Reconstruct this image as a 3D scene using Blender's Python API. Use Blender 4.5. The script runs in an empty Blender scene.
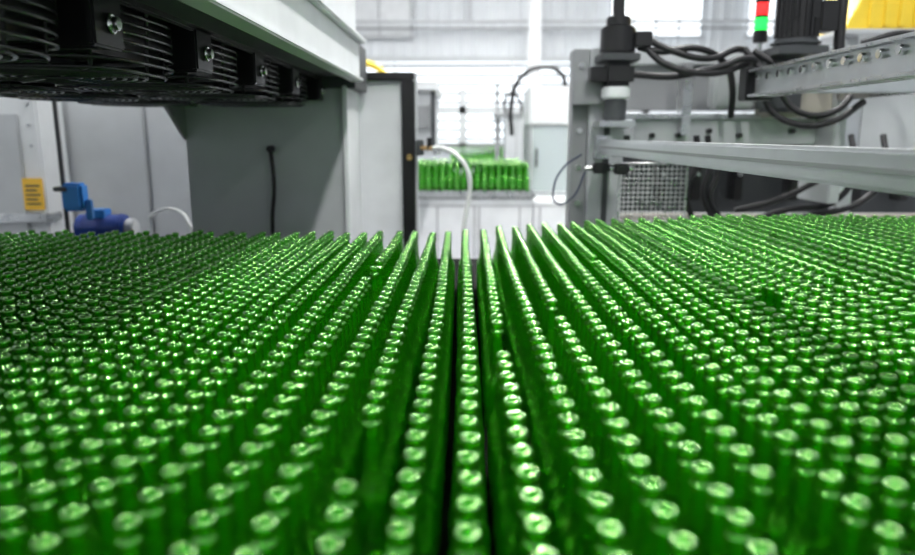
import bpy, bmesh, math, random
from mathutils import Vector, Matrix
random.seed(11)
C = 1.5   # eye height; heights below are measured from it
scene = bpy.context.scene
scene.view_settings.view_transform='Standard'

# ---------------------------------------------------------------- materials
def new_mat(name):
    m = bpy.data.materials.new(name); m.use_nodes = True
    nt = m.node_tree
    return m, nt, nt.nodes['Principled BSDF']

def pbr(name, col, rough=0.5, metal=0.0, var=0.06, scale=6.0, bump=0.0):
    m, nt, b = new_mat(name)
    b.inputs['Metallic'].default_value = metal
    tc = nt.nodes.new('ShaderNodeTexCoord')
    n = nt.nodes.new('ShaderNodeTexNoise'); n.inputs['Scale'].default_value = scale
    n.inputs['Detail'].default_value = 5
    nt.links.new(tc.outputs['Object'], n.inputs['Vector'])
    r = nt.nodes.new('ShaderNodeValToRGB')
    r.color_ramp.elements[0].position = 0.3; r.color_ramp.elements[1].position = 0.7
    r.color_ramp.elements[0].color = tuple(max(0, c*(1-var)) for c in col) + (1,)
    r.color_ramp.elements[1].color = tuple(min(1, c*(1+var)) for c in col) + (1,)
    nt.links.new(n.outputs['Fac'], r.inputs['Fac'])
    nt.links.new(r.outputs['Color'], b.inputs['Base Color'])
    mr = nt.nodes.new('ShaderNodeMapRange')
    mr.inputs['To Min'].default_value = max(0.02, rough-0.08); mr.inputs['To Max'].default_value = min(1, rough+0.08)
    nt.links.new(n.outputs['Fac'], mr.inputs['Value']); nt.links.new(mr.outputs[0], b.inputs['Roughness'])
    return m

def emis(name, col, s):
    m, nt, b = new_mat(name)
    b.inputs['Base Color'].default_value = (*col, 1)
    b.inputs['Emission Color'].default_value = (*col, 1)
    b.inputs['Emission Strength'].default_value = s
    return m

M_white = pbr('white_painted_steel', (.74,.76,.78), .4)
M_light = pbr('light_grey_paint', (.50,.52,.54), .42)
M_grey = pbr('grey_paint', (.26,.27,.28), .45)
M_dgrey = pbr('dark_grey_paint', (.05,.055,.06), .5)
M_black = pbr('black_plastic', (.009,.009,.010), .38)
M_wire = pbr('black_coated_wire', (.025,.025,.027), .25)
M_rubber = pbr('black_rubber', (.009,.009,.011), .5)
M_steel = pbr('stainless_steel', (.66,.67,.68), .28, 1.0, .05, 18)
M_alu = pbr('anodised_aluminium', (.62,.64,.66), .33, .75, .05, 12)
M_chrome = pbr('chrome', (.85,.85,.85), .12, 1.0)
M_brass = pbr('brass', (.65,.42,.18), .3, 1.0)
M_beige = pbr('beige_cover', (.42,.39,.34), .5)
M_blue = pbr('blue_enamel', (.03,.22,.62), .35)
M_dblue = pbr('dark_blue_enamel', (.02,.06,.30), .35)
M_line = pbr('dark_air_line', (.02,.03,.07), .4)
M_yellow = pbr('yellow_paint', (.85,.62,.05), .45)
M_sign = pbr('yellow_sign_vinyl', (.90,.55,.06), .5)
M_wall = pbr('corrugated_sheet', (.70,.73,.76), .5, 0, .04, 2)
M_floor = pbr('epoxy_floor', (.45,.46,.47), .3, 0, .1, 2)
M_ceil = pbr('ceiling_sheet', (.50,.52,.54), .6)
M_belt = pbr('conveyor_belt', (.006,.008,.006), .85)
M_belt.node_tree.nodes['Principled BSDF'].inputs['Specular IOR Level'].default_value=.1
M_hose = pbr('translucent_hose', (.75,.77,.76), .25)
M_slat = pbr('louvre_blade', (.55,.57,.59), .5)
M_red = emis('red_lamp', (1,.02,.02), 1.6)
M_green = emis('green_lamp', (.02,1,.10), 1.4)
M_lamp = emis('led_panel', (1,.99,.97), 34)
M_lamp2 = emis('led_panel_high_output', (1,.99,.97), 120)
M_day = emis('daylight_pane', (.93,.97,1.0), 1.4)

M_pane, nt, b = new_mat('clear_polycarbonate')
b.inputs['Base Color'].default_value = (.70,.78,.80,1); b.inputs['Roughness'].default_value=.1
b.inputs['Alpha'].default_value = .45

# green glass: see-through + refraction + green internal reflections + clear surface gloss
M_glass, nt, b = new_mat('green_bottle_glass')
nt.nodes.remove(b)
out = nt.nodes['Material Output']
N=nt.nodes.new; L=nt.links.new
gl = N('ShaderNodeBsdfGlass'); gl.inputs['Color'].default_value=(.46,1.0,.14,1)
gl.inputs['Roughness'].default_value=.02; gl.inputs['IOR'].default_value=1.45
tp = N('ShaderNodeBsdfTransparent'); tp.inputs['Color'].default_value=(.40,.97,.12,1)
tl = N('ShaderNodeBsdfTranslucent'); tl.inputs['Color'].default_value=(.22,.92,.03,1)
g2 = N('ShaderNodeBsdfGlossy'); g2.inputs['Color'].default_value=(.30,1.0,.08,1); g2.inputs['Roughness'].default_value=.08
gs = N('ShaderNodeBsdfGlossy'); gs.inputs['Color'].default_value=(1,1,1,1); gs.inputs['Roughness'].default_value=.065
m0 = N('ShaderNodeMixShader'); m0.inputs[0].default_value=.38
m1 = N('ShaderNodeMixShader'); m1.inputs[0].default_value=.62
m2 = N('ShaderNodeMixShader'); m2.inputs[0].default_value=.46
m3 = N('ShaderNodeMixShader')
fr = N('ShaderNodeFresnel'); fr.inputs['IOR'].default_value=1.9
L(gl.outputs[0], m0.inputs[1]); L(tp.outputs[0], m0.inputs[2])
L(tl.outputs[0], m1.inputs[1]); L(g2.outputs[0], m1.inputs[2])
L(m0.outputs[0], m2.inputs[1]); L(m1.outputs[0], m2.inputs[2])
L(fr.outputs[0], m3.inputs[0]); L(m2.outputs[0], m3.inputs[1]); L(gs.outputs[0], m3.inputs[2])
L(m3.outputs[0], out.inputs['Surface'])

# ---------------------------------------------------------------- helpers
def link(o, parent=None):
    scene.collection.objects.link(o)
    if parent: o.parent = parent
    return o
def group(name):
    e = bpy.data.objects.new(name, None); e.empty_display_size=.1
    return link(e)
def mesh_obj(name, bm, mat, parent, smooth=False):
    me = bpy.data.meshes.new(name); bm.to_mesh(me); bm.free()
    if smooth:
        for p in me.polygons: p.use_smooth=True
    me.materials.append(mat)
    return link(bpy.data.objects.new(name, me), parent)
def box(name, x0,x1,y0,y1,z0,z1, mat, parent=None, bev=.004):
    bm = bmesh.new(); bmesh.ops.create_cube(bm, size=1)
    sx,sy,sz = x1-x0,y1-y0,z1-z0
    for v in bm.verts:
        v.co = Vector((x0+(v.co.x+.5)*sx, y0+(v.co.y+.5)*sy, C+z0+(v.co.z+.5)*sz))
    if bev:
        bev = min(bev, .3*min(abs(sx),abs(sy),abs(sz)))
        bmesh.ops.bevel(bm, geom=bm.edges[:], offset=bev, segments=2, affect='EDGES')
    return mesh_obj(name, bm, mat, parent)
def cyl(name, p0, p1, r, mat, parent=None, seg=24, r2=None):
    p0=Vector((p0[0],p0[1],C+p0[2])); p1=Vector((p1[0],p1[1],C+p1[2]))
    d=p1-p0; bm=bmesh.new()
    bmesh.ops.create_cone(bm, cap_ends=True, segments=seg, radius1=r, radius2=r if r2 is None else r2, depth=d.length)
    es=[e for e in bm.edges if any(len(f.verts)>4 for f in e.link_faces)]
    bmesh.ops.bevel(bm, geom=es, offset=r*.12, segments=2, affect='EDGES')
    q=d.to_track_quat('Z','Y').to_matrix().to_4x4()
    bmesh.ops.transform(bm, matrix=Matrix.Translation((p0+p1)/2)@q, verts=bm.verts)
    o=mesh_obj(name,bm,mat,parent,True)
    md=o.modifiers.new('e','EDGE_SPLIT'); md.split_angle=.9
    return o
def tube(name, pts, r, mat, parent=None, cyclic=False, smooth=True):
    cu=bpy.data.curves.new(name,'CURVE'); cu.dimensions='3D'; cu.bevel_depth=r; cu.bevel_resolution=4; cu.resolution_u=10
    sp=cu.splines.new('BEZIER' if smooth else 'POLY')
    if smooth:
        sp.bezier_points.add(len(pts)-1)
        for bp_,p in zip(sp.bezier_points,pts):
            bp_.co=(p[0],p[1],C+p[2]); bp_.handle_left_type=bp_.handle_right_type='AUTO'
    else:
        sp.points.add(len(pts)-1)
        for bp_,p in zip(sp.points,pts): bp_.co=(p[0],p[1],C+p[2],1)
    sp.use_cyclic_u=cyclic
    cu.use_fill_caps=True
    cu.materials.append(mat)
    return link(bpy.data.objects.new(name,cu),parent)
def prism(name, poly, axis, a0, a1, mat, parent=None):
    bm=bmesh.new()
    def mk(p,a): return bm.verts.new((p[0],a,C+p[1]) if axis=='y' else (a,p[0],C+p[1]))
    A=[mk(p,a0) for p in poly]; B=[mk(p,a1) for p in poly]
    bm.faces.new(A); bm.faces.new(B[::-1])
    for i in range(len(poly)):
        j=(i+1)%len(poly); bm.faces.new((A[j],A[i],B[i],B[j]))
    bmesh.ops.recalc_face_normals(bm, faces=bm.faces)
    bmesh.ops.bevel(bm, geom=bm.edges[:], offset=.005, segments=2, affect='EDGES')
    return mesh_obj(name,bm,mat,parent)

# ---------------------------------------------------------------- room
FL=-C
box('floor',-10,12,-5,16.6,FL-.1,FL,M_floor,None,0)
box('ceiling',-10,12,-5,16.6,5.5,5.6,M_ceil,None,0)
box('wall_left',-10.1,-10,-5,16.6,FL,5.5,M_wall,None,0)
box('wall_right',12,12.1,-5,16.6,FL,5.5,M_wall,None,0)
def corrugated(name,x0,x1,y,z0,z1,mat):
    bm=bmesh.new(); prof=[]; x=x0; p=.25
    while x<x1:
        prof += [(x,y),(x+p*.55,y),(x+p*.65,y-.035),(x+p*.9,y-.035)]; x+=p
    prof.append((x1+.3,y))
    a=[bm.verts.new((q[0],q[1],C+z0)) for q in prof]; b_=[bm.verts.new((q[0],q[1],C+z1)) for q in prof]
    for i in range(len(prof)-1): bm.faces.new((a[i],a[i+1],b_[i+1],b_[i]))
    return mesh_obj(name,bm,mat,None)
corrugated('wall_back',-10,12,16.6,1.62,5.5,M_wall)
box('wall_back_lower',-10,12,16.6,16.7,FL,-.35,M_wall,None,0)
for nm,xa,xb in (('wall_back_pier',-10,-4.2),('wall_back_pier.001',7.5,12)):
    box(nm,xa,xb,16.6,16.7,-.35,1.62,M_wall,None,0)
w=group('window_1')
box('daylight_pane',-4.2,7.5,16.66,16.68,-.35,1.62,M_day,w,0)
z=-.33; i=0
while z<1.6:
    prism('slat_%d'%i,[(16.40,z),(16.42,z),(16.58,z+.10),(16.56,z+.10)],'x',-4.2,7.5,M_slat,w); z+=.2; i+=1
for k,x in enumerate((-4.2,-1.6,1.0,3.6,6.2)):
    box('mullion_%d'%k,x,x+.06,16.36,16.40,-.35,1.62,M_white,w)
for k,(xa,xb) in enumerate(((-4.0,-1.2),(3.2,5.2),(6.2,8.6))):
    ww=group('window_%d'%(k+2))
    box('pane',xa,xb,16.5,16.52,2.15,3.6,M_day if k else M_white,ww,0)
    for j in range(5):
        xx=xa+(xb-xa)*j/4; box('bar_%d'%j,xx-.02,xx+.02,16.46,16.5,2.15,3.6,M_light,ww)
    box('sill',xa-.05,xb+.05,16.45,16.52,2.10,2.16,M_light,ww)
for k,x in enumerate((-6,1.5,7.9)):
    c=group('steel_column')
    box('web',x-.015,x+.015,16.05,16.35,FL,5.5,M_white,c); box('flange_1',x-.14,x+.14,16.03,16.06,FL,5.5,M_white,c); box('flange_2',x-.14,x+.14,16.34,16.37,FL,5.5,M_white,c)
g=group('wall_conduit')
tube('pipe_1',[(-8,16.2,2.42),(9,16.2,2.42)],.035,M_light,g,smooth=False)
tube('pipe_2',[(-8,16.2,2.28),(9,16.2,2.28)],.02,M_grey,g,smooth=False)
tube('pipe_3',[(.1,16.2,2.42),(.1,16.2,5)],.03,M_light,g,smooth=False)
box('trim_1',-10,12,16.35,16.45,1.60,1.72,M_light)

# ceiling lights
for x,hw,hl in ((-5.5,.08,.9),(-2.0,.10,1.3),(1.05,.13,1.5),(4.6,.08,.9)):
    for y in (-2.5,1.5,5.0,8.5,12.0):  # first row, behind the camera, is added for bright reflections on the bottles
        g=group('linear_led_light')
        box('housing',x-hw-.03,x+hw+.03,y-hl-.05,y+hl+.05,4.10,4.2,M_white,g)
        box('lamp',x-hw,x+hw,y-hl,y+hl,4.085,4.10,M_lamp2 if (x==1.05 and y!=1.5) else M_lamp,g,0)
        for s in (-.7,.7): box('hanger_%d'%(s>0),x-.006,x+.006,y+s-.006,y+s+.006,4.2,5.5,M_dgrey,g,0)

# ---------------------------------------------------------------- bottles
PROF=[(0,.006),(.016,.001),(.0212,.002),(.0226,.008),(.0229,.050),(.0229,.076),(.0222,.084),(.0205,.092),(.0177,.100),(.0150,.108),(.0131,.117),(.0117,.130),(.0105,.146),(.0095,.162),(.0090,.1740),
 (.0099,.1755),(.0119,.1773),(.0127,.1800),(.0120,.1828),(.0097,.1848),(.0091,.1875),(.0098,.1892),(.0110,.1908),(.0115,.1940),(.0113,.1975),(.0104,.1996),(.0088,.2004),(.0072,.1998),(.0062,.1975),(.0060,.180),(.0068,.160),(.0082,.140)]
def bottle_mesh(seg,sc=1.0):
    bm=bmesh.new(); rings=[]
    c0=bm.verts.new((0,0,PROF[0][1]*sc))
    for r,z in PROF[1:]:
        r*=sc; z*=sc
        rings.append([bm.verts.new((r*math.cos(2*math.pi*i/seg),r*math.sin(2*math.pi*i/seg),z)) for i in range(seg)])
    for i in range(seg):
        bm.faces.new((c0,rings[0][(i+1)%seg],rings[0][i]))
    for a,b_ in zip(rings,rings[1:]):
        for i in range(seg):
            j=(i+1)%seg; bm.faces.new((a[i],a[j],b_[j],b_[i]))
    me=bpy.data.meshes.new('bottle'); bm.to_mesh(me); bm.free()
    for p in me.polygons: p.use_smooth=True
    me.materials.append(M_glass); return me
ME=bottle_mesh(24); ME_LO=bottle_mesh(16,1.22)
TB=-.52
def bottle_mass(name,pts,me):
    m=bpy.data.meshes.new(name); m.from_pydata([(x,y,C+z) for x,y,z in pts],[],[])
    p=link(bpy.data.objects.new(name,m)); p.instance_type='VERTS'
    link(bpy.data.objects.new('bottle',me),p)
    return p
LP=.0575; DP=.0470
pts=[]; ncol=int(2.25/LP)
for c in range(-ncol,ncol+1):
    x=c*LP+.004
    yend = 2.36 if x<0 else 2.36+min(.56,.56*(x/1.1)**.6)
    y=.22+random.uniform(0,DP)
    yend+=random.uniform(-.03,.03)
    ph=random.uniform(0,6.28); fq=random.uniform(1.5,3.5)
    skip=0; step=0
    if c==1: hole=(1.04,1.20)
    elif c==-2: hole=(.66,.80)
    elif c==5: hole=(.50,.62)
    elif c==3: hole=(1.25,1.36)
    else: hole=None
    while y<yend:
        y+=DP*random.uniform(.99,1.03)
        if skip>0: skip-=1; continue
        if hole and hole[0]<y<hole[1]: continue
        if random.random()<.010:
            skip=random.choice((0,0,1)); step=random.uniform(-.004,.004); continue
        xx=x+step+.0034*math.sin(ph+fq*y)+random.uniform(-.0014,.0014)
        pts.append((xx,y,TB))
bottle_mass('green_glass_bottles',pts,ME)
TF=-.49
pts=[]
for c in range(17):
    for r in range(24):
        pts.append((-.445+c*.062,6.36+r*.062+(.031 if c%2 else 0),TF))
bottle_mass('green_glass_bottles',pts,ME_LO)
pts=[]
for c in range(17):
    for r in range(13):
        pts.append((-.20+c*.062,11.0+r*.062+(.031 if c%2 else 0),-.42))
bottle_mass('green_glass_bottles',pts,ME_LO)

# accumulation table
g=group('bottle_accumulation_conveyor')
box('belt',-2.35,2.35,.15,3.02,TB-.03,TB,M_belt,g,0)
box('bed',-2.37,2.37,.14,3.03,TB-.16,TB-.03,M_dgrey,g)
for k,x in enumerate((-2.40,2.36)):
    box('side_rail_%d'%k,x,x+.04,.1,3.05,TB-.14,TB+.07,M_steel,g)
for k,(x,y) in enumerate(((-2.2,.4),(2.2,.4),(-2.2,2.8),(2.2,2.8),(0,.4),(0,2.8))):
    box('leg_%d'%k,x-.03,x+.03,y-.03,y+.03,FL,TB-.16,M_steel,g)

# far conveyors
g=group('bottle_conveyor')
box('bed',-.48,.60,6.3,7.95,TF-.06,TF,M_belt,g)
box('side_rail',-.50,.62,6.27,6.3,TF-.05,TF+.012,M_steel,g)
box('skirt',-.49,.60,6.3,7.95,FL+.06,TF-.06,M_white,g)
box('skirt_cabinet',.61,1.02,6.3,6.92,FL+.06,TF-.08,M_white,g)
for k,x in enumerate((-.25,.08,.12,.48,.66,.96)):
    box('door_gap_%d'%k,x,x+.010,6.293,6.305,FL+.15,TF-.13,M_grey,g,0)
box('door_line',-.48,1.0,6.294,6.305,TF-.125,TF-.117,M_grey,g,0)
box('plinth',-.45,1.0,6.34,7.9,FL,FL+.06,M_dgrey,g)
g=group('bottle_conveyor')
box('bed',-.3,.95,10.9,12-.1,-.50,-.42,M_belt,g); box('skirt',-.3,.95,10.9,11.9,FL,-.50,M_light,g)

# ---------------------------------------------------------------- overhead fan unit (left)
g=group('overhead_cooling_fan_unit')
Y0,Y1=.55,3.0
box('outer_beam',-.47,-.43,Y0,Y1,.225,.365,M_white,g)
box('beam_lip',-.47,-.415,Y0,Y1,.215,.228,M_white,g)
box('beam_cap',-.50,-.405,Y0,Y1+.02,.365,.385,M_white,g)
box('upper_cover',-1.9,-.44,Y0,Y1,.385,.62,M_white,g)
box('roof_plate',-1.9,-.47,Y0,Y1,.33,.35,M_dgrey,g)
box('inner_rail',-.60,-.585,Y0,Y1-.02,.222,.25,M_black,g)
box('centre_rail',-1.03,-1.00,Y0,Y1-.02,.21,.24,M_black,g)
box('slope_plate',-.60,-.47,Y0,Y1-.01,.235,.25,M_dgrey,g)
def sq(a,r):
    c_,s_=math.cos(a),math.sin(a)
    return r*math.copysign(abs(c_)**.55,c_), r*math.copysign(abs(s_)**.55,s_)
fi=0
for k in range(6):
    yc=.56+k*.44
    yb=yc+.22
    box('bolt_plate_%d'%k,-.60,-.585,yb-.05,yb+.05,.14,.235,M_black,g)
    tube('bolt_ring_%d'%k,[(-.580,yb+.014*math.cos(t*math.pi/4),.18+.014*math.sin(t*math.pi/4)) for t in range(8)],.003,M_chrome,g,cyclic=True)
    cyl('bolt_%d'%k,(-.585,yb,.18),(-.568,yb,.18),.011,M_chrome,g)
    box('cross_rail_%d'%k,-1.45,-.60,yb-.012,yb+.012,.14,.30,M_black,g)
    for rx in (-.81,-1.23):
        for j in range(11):
            zz=.118+j*.0165; rr=.198 if j>0 else .185
            tube('guard_ring_%d_%d'%(fi,j),[(rx+sq(t*math.pi/12,rr)[0],yc+sq(t*math.pi/12,rr)[1],zz) for t in range(24)],.0035,M_wire,g,cyclic=True)
        for j in range(7):
            rr=.05+j*.02
            tube('guard_face_%d_%d'%(fi,j),[(rx+rr*math.cos(t*math.pi/8),yc+rr*math.sin(t*math.pi/8),.115) for t in range(16)],.0035,M_wire,g,cyclic=True)
        for j in range(8):
            a=j*math.pi/4; ex,ey=sq(a,.185); fx,fy=sq(a,.198)
            tube('guard_spoke_%d_%d'%(fi,j),[(rx+.05*math.cos(a),yc+.05*math.sin(a),.115),(rx+ex,yc+ey,.115),(rx+fx,yc+fy,.30)],.004,M_wire,g,smooth=False)
        box('fan_shroud_%d'%fi,rx-.18,rx+.18,yc-.18,yc+.18,.145,.32,M_black,g,.03)
        cyl('fan_hub_%d'%fi,(rx,yc,.12),(rx,yc,.15),.05,M_dgrey,g)
        for j in range(5):
            a=j*2*math.pi/5+k
            bm=bmesh.new()
            vs=[bm.verts.new((rx+r_*math.cos(a+da),yc+r_*math.sin(a+da),C+zz)) for r_,da,zz in ((.055,-.2,.125),(.165,-.25,.122),(.165,.25,.138),(.055,.3,.140))]
            bm.faces.new(vs); mesh_obj('fan_blade_%d_%d'%(fi,j),bm,M_dgrey,g)
        fi+=1
box('end_panel',-1.17,-.49,3.02,3.34,FL,.19,M_light,g)
box('end_panel_flange',-.505,-.485,2.99,3.34,FL,.2,M_white,g)
box('end_panel_head',-1.22,-.45,3.0,3.36,.19,.385,M_dgrey,g)
prism('gusset',[(3.02,.19),(2.72,.19),(3.02,-.02)],'x',-1.18,-1.16,M_grey,g)
tube('panel_cable',[(-.81,3.0,-.06),(-.80,2.99,-.2),(-.815,2.99,-.36),(-.81,2.99,-.6)],.009,M_rubber,g)
cyl('panel_gland',(-.81,3.03,-.055),(-.81,2.98,-.055),.014,M_black,g)

# ---------------------------------------------------------------- left cabinets
g=group('control_cabinet')
box('body',-2.24,-1.18,3.8,4.4,FL,.9,M_light,g)
for k,(a,b_) in enumerate(((-2.22,-1.68),(-1.66,-1.2))):
    box('door_%d'%k,a,b_,3.775,3.80,FL+.1,.85,M_light,g,.008)
g=group('machine_side_enclosure')
box('body',-3.2,-2.07,3.5,3.74,FL,.62,M_white,g,.01)
box('door',-3.1,-2.16,3.48,3.5,FL+.1,.1,M_light,g,.008)
box('ledge',-3.2,-2.05,3.46,3.6,-.42,-.38,M_steel,g)
for k,z in enumerate((-.05,-.15,-.25)): cyl('rivet_%d'%k,(-2.11,3.5,z+.2),(-2.11,3.485,z+.2),.008,M_steel,g)
g=group('warning_sign')
box('plate',-2.165,-2.065,3.473,3.48,-.36,-.205,M_sign,g,.002)
for k in range(5): box('text_line_%d'%k,-2.15,-2.08-(k%2)*.015,3.470,3.473,-.245-k*.022,-.238-k*.022,M_dgrey,g,0)
g=group('sensor_stand')
cyl('pole',(-1.74,3.08,FL),(-1.74,3.08,.17),.009,M_dgrey,g)
cyl('foot',(-1.74,3.08,FL),(-1.74,3.08,FL+.02),.05,M_dgrey,g)
box('sensor_body',-1.73,-1.64,3.03,3.10,-.32,-.20,M_blue,g,.012)
box('sensor_cap',-1.755,-1.70,3.02,3.11,-.235,-.215,M_dgrey,g)
box('sensor_arm',-1.64,-1.615,3.05,3.08,-.36,-.27,M_blue,g,.006)
g=group('blue_electric_motor')
cyl('body',(-1.78,3.25,-.42),(-1.56,3.25,-.42),.064,M_dblue,g)
for k in range(3): cyl('fin_%d'%k,(-1.75+k*.08,3.25,-.42),(-1.74+k*.08,3.25,-.42),.067,M_dblue,g)
cyl('cap',(-1.56,3.25,-.42),(-1.52,3.25,-.42),.045,M_light,g)
box('terminal_box',-1.72,-1.64,3.20,3.28,-.37,-.33,M_blue,g)
box('bracket',-1.76,-1.58,3.20,3.31,FL,-.47,M_grey,g)
tube('white_air_hose',[(-1.50,3.35,-.38),(-1.44,3.35,-.345),(-1.36,3.35,-.35),(-1.29,3.3,-.41),(-1.27,3.3,-.5),(-1.27,3.3,-.7)],.008,M_hose)

# framed door
g=group('machine_guard_door')
box('panel',-.50,-.295,3.42,3.44,-.9,.25,M_white,g)
box('frame_top',-.51,-.235,3.38,3.47,.25,.285,M_black,g,.006)
box('frame_right',-.295,-.235,3.38,3.47,FL,.25,M_black,g,.006)
box('frame_face',-.245,-.225,3.40,3.45,FL,.285,M_light,g,.003)
box('frame_bottom',-.50,-.295,3.4,3.45,FL,-.9,M_dgrey,g)
cyl('latch',(-.26,3.38,-.1),(-.26,3.36,-.1),.014,M_brass,g)
g=group('bottle_inspection_machine')
box('body',-.95,-.42,5.0,6.15,FL,.30,M_light,g,.01)
box('side_head',-.42,-.22,5.02,6.1,-.09,.30,M_light,g,.01)
box('head_frame',-.235,-.205,5.0,5.05,-.11,.30,M_dgrey,g)
box('top_plate',-.98,-.19,4.98,6.15,.30,.36,M_white,g)
box('control_box',-.35,-.25,4.97,5.03,.05,.2,M_grey,g)
box('shelf',-.42,-.17,5.0,6.1,-.13,-.09,M_steel,g)
tube('yellow_handle',[(-.84,5.0,.36),(-.84,5.0,.46),(-.78,5.0,.485),(-.58,5.0,.44),(-.53,5.0,.36)],.022,M_yellow,g)
g=group('air_nozzle')
tube('hose',[(-.15,3.23,-.055),(-.12,3.2,-.055),(-.085,3.15,-.06),(-.035,3.12,-.085),(.008,3.1,-.14),(.022,3.1,-.22),(.010,3.1,-.30),(-.004,3.1,-.40),(-.004,3.1,-.6)],.010,M_hose,g)
cyl('fitting',(-.22,3.3,-.055),(-.14,3.22,-.055),.010,M_brass,g)
cyl('valve',(-.16,3.24,-.06),(-.16,3.24,-.01),.012,M_black,g)
box('mount',-.225,-.19,3.27,3.36,-.09,-.02,M_dgrey,g)

# ---------------------------------------------------------------- centre machine
g=group('white_machine_enclosure')
box('body_top',.62,1.10,7.0,7.8,.10,.46,M_white,g,.01)
box('body_base',.62,1.10,7.0,7.8,FL,-.55,M_white,g,.01)
box('back',.62,1.10,7.76,7.8,-.55,.10,M_light,g)
for k,x in enumerate((.62,1.07)): box('post_%d'%k,x,x+.03,7.0,7.03,-.55,.10,M_alu,g)
box('door_pane',.65,1.07,7.005,7.012,-.55,.10,M_pane,g,0)
box('door_rail',.62,1.10,6.99,7.0,.09,.105,M_grey,g)
box('handle',.68,.70,6.97,7.0,-.3,-.12,M_black,g)
box('rail',.60,1.12,6.98,7.02,-.58,-.54,M_alu,g)
tube('cable_arch',[(.47,7.3,.0),(.46,7.3,.30),(.55,7.3,.56),(.75,7.3,.66),(.95,7.3,.60),(1.0,7.3,.46)],.022,M_rubber,g)
g=group('bottle_packing_machine')
box('cabinet',.50,.78,9.0,9.5,FL,.22,M_light,g,.01)
box('cabinet_top',.36,.80,8.98,9.5,.22,.27,M_grey,g,.01)
box('side_column',.38,.44,9.1,9.2,FL,.22,M_grey,g)
cyl('lamp_post',(.40,9.15,.27),(.40,9.15,.62),.02,M_grey,g)
box('door_seam',.63,.64,8.99,9.0,-.6,.2,M_grey,g,0)
tube('cable',[(.52,9.3,.27),(.50,9.3,.42),(.58,9.3,.52),(.70,9.3,.42),(.72,9.3,.27)],.018,M_rubber,g)
g=group('palletizer_frame')
for k,x in enumerate((-1.4,-.1,1.4,2.9)):
    box('post_%d'%k,x,x+.12,12.0,12.12,FL,.75,M_light,g)
box('beam',-1.4,3.02,12.0,12.12,.35,.47,M_light,g)
box('beam_low',-1.4,3.02,12.0,12.12,-.2,-.12,M_grey,g)
box('panel',1.6,2.8,12.05,12.08,-1.3,.2,M_light,g)

# ---------------------------------------------------------------- right: transfer machine
g=group('bottle_transfer_machine')
box('column',.545,.70,3.20,3.38,FL,.37,M_light,g,.006)
box('column_slot',.61,.635,3.192,3.2,-.5,.34,M_dgrey,g,0)
box('side_plate',.475,.545,3.24,3.36,-.62,.37,M_grey,g)
for k,z in enumerate((.30,.18,.02,-.14,-.3)):
    cyl('plate_bolt_%d'%k,(.51,3.24,z),(.51,3.228,z),.012,M_steel,g)
box('plate_block',.46,.60,3.14,3.24,.13,.23,M_grey,g)
cyl('servo_cap',(.635,3.10,.44),(.635,3.10,.48),.05,M_black,g)
cyl('servo_body',(.635,3.10,.33),(.635,3.10,.44),.072,M_black,g)
box('servo_flange',.555,.715,3.02,3.18,.30,.33,M_dgrey,g)
box('gearbox',.57,.70,3.04,3.16,.20,.30,M_black,g,.02)
cyl('gearbox_ring',(.635,3.10,.15),(.635,3.10,.20),.060,M_white,g)
cyl('coupling',(.635,3.10,.06),(.635,3.10,.15),.046,M_dgrey,g)
box('motor_plate',.56,.71,3.03,3.2,.035,.06,M_steel,g)
box('servo_plug',.70,.77,3.06,3.13,.36,.42,M_black,g)
box('gearbox_port',.52,.575,3.06,3.13,.22,.28,M_black,g)
tube('servo_cable',[(.635,3.10,.48),(.635,3.10,.56),(.66,3.12,.68),(.70,3.2,.9)],.024,M_rubber,g)
box('upper_beam',.70,1.70,3.50,3.60,.33,.385,M_light,g,.005)
box('upper_panel',.70,1.70,3.56,3.60,.12,.33,M_grey,g,.005)
box('upper_panel_seam',1.08,1.095,3.55,3.56,.12,.33,M_dgrey,g,0)
box('mid_beam',.78,1.62,3.36,3.44,-.045,.075,M_light,g,.008)
box('mid_ledge',.70,1.75,3.34,3.46,.075,.095,M_steel,g,.003)
box('junction_box',1.12,1.30,3.30,3.40,.12,.29,M_light,g,.01)
box('cover_plate',1.34,1.62,3.24,3.40,.08,.20,M_beige,g,.01)
box('gear_housing',1.30,1.46,3.18,3.30,.10,.33,M_dgrey,g,.015)
box('bracket_a',.98,1.02,3.30,3.40,.0,.32,M_steel,g)
box('bracket_b',1.62,1.67,3.2,3.5,-.3,.38,M_light,g)
box('back_panel',.78,2.6,3.95,4.0,-.42,.0,M_dgrey,g)
box('far_beam',.70,2.7,3.88,3.95,0,.06,M_light,g)
box('lower_beam',.60,2.7,3.40,3.46,-.44,-.37,M_beige,g)
box('right_panel',1.95,2.7,3.62,3.70,-.10,.22,M_light,g,.01)
box('right_upright',1.86,1.93,3.58,3.66,FL,.30,M_alu,g)
for k,(x,z) in enumerate(((.86,-.0),(.98,.0),(1.12,.02),(1.26,.0),(1.5,.02))):
    cyl('knob_%d'%k,(x,3.36,z),(x,3.33,z),.012,M_black,g)
for k,x in enumerate((1.02,1.2,1.42,1.72,2.05,2.3)):
    box('valve_%d'%k,x,x+.05,3.80,3.9,-.34,-.12,M_black,g,.006)
    cyl('valve_port_%d'%k,(x+.025,3.80,-.2),(x+.025,3.77,-.2),.01,M_steel,g)
for k in range(4):
    cyl('support_leg_%d'%k,(.9+k*.55,3.43,FL),(.9+k*.55,3.43,-.44),.025,M_steel,g)
cyl('clamp_rod',(.50,3.0,-.135),(.70,3.0,-.135),.010,M_chrome,g)
box('clamp_body',.53,.60,2.97,3.04,-.155,-.11,M_black,g,.008)
box('clamp_body_2',.62,.68,2.97,3.04,-.16,-.115,M_black,g,.008)
cyl('clamp_arm',(.64,3.0,-.135),(.64,3.2,-.135),.012,M_steel,g)
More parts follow.
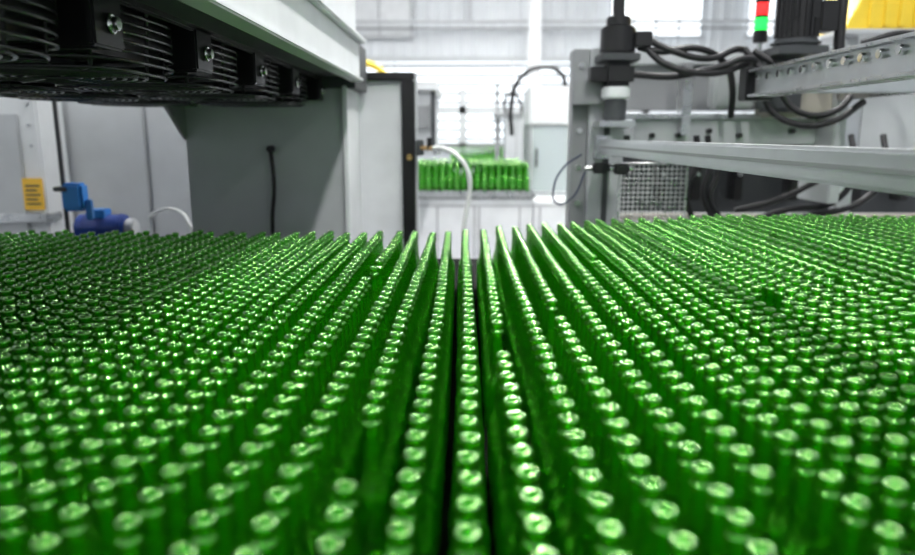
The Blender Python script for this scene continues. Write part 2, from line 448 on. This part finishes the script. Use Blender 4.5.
tube('thin_air_line',[(.50,3.1,-.08),(.43,3.1,-.13),(.385,3.1,-.22),(.40,3.1,-.29),(.46,3.1,-.27),(.52,3.1,-.15)],.0045,M_line,g)
H=[[(.74,3.1,.40),(.85,3.05,.34),(1.0,3.05,.31),(1.12,3.1,.35),(1.2,3.2,.36)],
   [(.73,3.1,.38),(.82,3.05,.29),(1.0,3.04,.25),(1.14,3.1,.28),(1.25,3.2,.33)],
   [(.71,3.1,.25),(.86,3.06,.24),(1.02,3.05,.27),(1.2,3.1,.31),(1.28,3.2,.22)],
   [(.72,3.1,.36),(.80,3.07,.34),(.95,3.05,.35),(1.08,3.1,.30),(1.16,3.2,.20),(1.18,3.25,.08)],
   [(1.22,3.15,.35),(1.30,3.1,.28),(1.34,3.1,.16),(1.42,3.08,.09),(1.55,3.08,.10),(1.64,3.1,.18)],
   [(1.18,3.15,.36),(1.24,3.1,.26),(1.28,3.1,.12),(1.38,3.08,.05),(1.55,3.08,.06),(1.68,3.1,.14)],
   [(1.05,3.3,.0),(1.06,3.3,-.12),(1.02,3.3,-.24),(1.06,3.3,-.4)],
   [(1.10,3.3,.0),(1.12,3.3,-.14),(1.10,3.3,-.26),(1.16,3.3,-.4)],
   [(1.14,3.3,-.04),(1.16,3.3,-.16),(1.13,3.3,-.28),(1.20,3.3,-.4)],
   [(1.25,3.3,-.34),(1.4,3.28,-.30),(1.55,3.3,-.24),(1.66,3.3,-.16),(1.68,3.3,-.05)],
   [(1.35,3.3,-.38),(1.5,3.28,-.33),(1.7,3.3,-.30),(1.78,3.3,-.18),(1.8,3.4,.0)],
   [(1.40,3.3,-.38),(1.6,3.28,-.36),(1.85,3.3,-.28),(1.92,3.3,-.16),(1.95,3.4,.0)],
   [(1.9,3.3,.40),(2.05,3.3,.33),(2.12,3.3,.2),(2.05,3.3,.08)],
   [(1.75,3.3,.40),(1.92,3.28,.44),(2.1,3.3,.40),(2.25,3.35,.3)]]
for k,p in enumerate(H): tube('hose_%d'%k,p,.014,M_rubber,g)
cyl('drive_motor',(1.38,3.12,.36),(1.38,3.12,.62),.080,M_black,g)
box('motor_block',1.315,1.445,3.045,3.19,.45,.56,M_black,g,.02)
cyl('motor_flange',(1.38,3.12,.36),(1.38,3.12,.39),.098,M_dgrey,g)
cyl('motor_top',(1.38,3.12,.62),(1.38,3.12,.70),.065,M_black,g)
for k in range(20):
    a=k*math.pi/10; xx=1.38+.082*math.cos(a); yy=3.12+.082*math.sin(a)
    box('motor_rib_%d'%k,xx-.004,xx+.004,yy-.004,yy+.004,.40,.61,M_black,g,0)
box('motor_base',1.28,1.48,3.03,3.5,.325,.36,M_dgrey,g)
box('motor_terminal',1.45,1.52,3.06,3.16,.42,.54,M_black,g)
tube('motor_hose',[(1.56,3.1,.28),(1.55,3.1,.40),(1.55,3.1,.55),(1.57,3.1,.75)],.022,M_rubber,g)

g=group('signal_tower_light')
x,y=1.365,3.46
cyl('stem',(x,y,.385),(x,y,.43),.012,M_steel,g); cyl('base',(x,y,.42),(x,y,.475),.032,M_black,g)
cyl('green_lens',(x,y,.477),(x,y,.53),.030,M_green,g); cyl('ring',(x,y,.53),(x,y,.542),.032,M_black,g)
cyl('red_lens',(x,y,.542),(x,y,.595),.030,M_red,g); cyl('cap',(x,y,.595),(x,y,.615),.032,M_black,g)

g=group('guide_rail_beam')
box('beam',.58,.63,.35,3.15,-.078,-.018,M_alu,g,.006)
box('beam_groove',.577,.581,.35,3.15,-.052,-.044,M_grey,g,0)
box('end_plate',.57,.64,3.15,3.2,-.10,.0,M_steel,g)
g=group('roller_rail')
box('web',1.0,1.03,.6,2.55,.135,.215,M_alu,g,.004)
box('top_lip',.975,1.06,.6,2.55,.213,.222,M_steel,g,.002)
box('bottom_lip',.975,1.06,.6,2.55,.130,.139,M_steel,g,.002)
for k in range(24): cyl('roller_%d'%k,(.985,.66+k*.08,.192),(1.0,.66+k*.08,.192),.012,M_chrome,g,12)
box('end_block',.97,1.07,2.55,2.62,.12,.23,M_black,g)
for k,y in enumerate((1.1,2.45)):
    box('bridge_%d'%k,1.03,1.9,y,y+.05,.14,.19,M_alu,g)
box('cross_arm',1.0,1.66,2.62,2.68,.15,.2,M_steel,g)
box('arm_to_column',1.62,1.67,2.62,3.22,.15,.2,M_steel,g)
g=group('wire_mesh_guard')
for k in range(15): tube('wire_v_%d'%k,[(.66+k*.02,3.06,-.38),(.66+k*.02,3.06,-.12)],.0017,M_steel,g,smooth=False)
for k in range(14): tube('wire_h_%d'%k,[(.66,3.062,-.38+k*.02),(.94,3.062,-.38+k*.02)],.0017,M_steel,g,smooth=False)
tube('rim',[(.655,3.06,-.385),(.945,3.06,-.385),(.945,3.06,-.115),(.655,3.06,-.115)],.005,M_steel,g,cyclic=True,smooth=False)
for k,x in enumerate((.66,.94)): tube('leg_%d'%k,[(x,3.06,-.385),(x,3.08,FL)],.008,M_steel,g,smooth=False)
g=group('yellow_safety_guard')
prism('body',[(2.02,.55),(2.75,.55),(2.75,.95),(2.22,.95)],'y',4.0,4.5,M_yellow,g)
for k in range(7): box('rib_%d'%k,2.14+k*.08,2.165+k*.08,3.98,4.0,.57,.72,M_yellow,g)
box('lip',2.0,2.78,3.97,4.5,.53,.555,M_light,g)
box('post_1',2.1,2.16,4.1,4.16,FL,.53,M_light,g); box('post_2',2.65,2.71,4.1,4.16,FL,.53,M_light,g)

# ---------------------------------------------------------------- world & camera
wd=bpy.data.worlds.new('World'); scene.world=wd; wd.use_nodes=True
wd.node_tree.nodes['Background'].inputs[0].default_value=(.85,.92,1,1)
wd.node_tree.nodes['Background'].inputs[1].default_value=.5
cam=bpy.data.cameras.new('camera'); cam.sensor_width=36; cam.lens=27.97
cam.dof.use_dof=True; cam.dof.focus_distance=1.45; cam.dof.aperture_fstop=2.3
co=link(bpy.data.objects.new('camera',cam)); co.location=(0,0,C)
co.rotation_euler=(math.radians(90-11.3),0,math.radians(.6))
cam.clip_start=.02
scene.camera=co
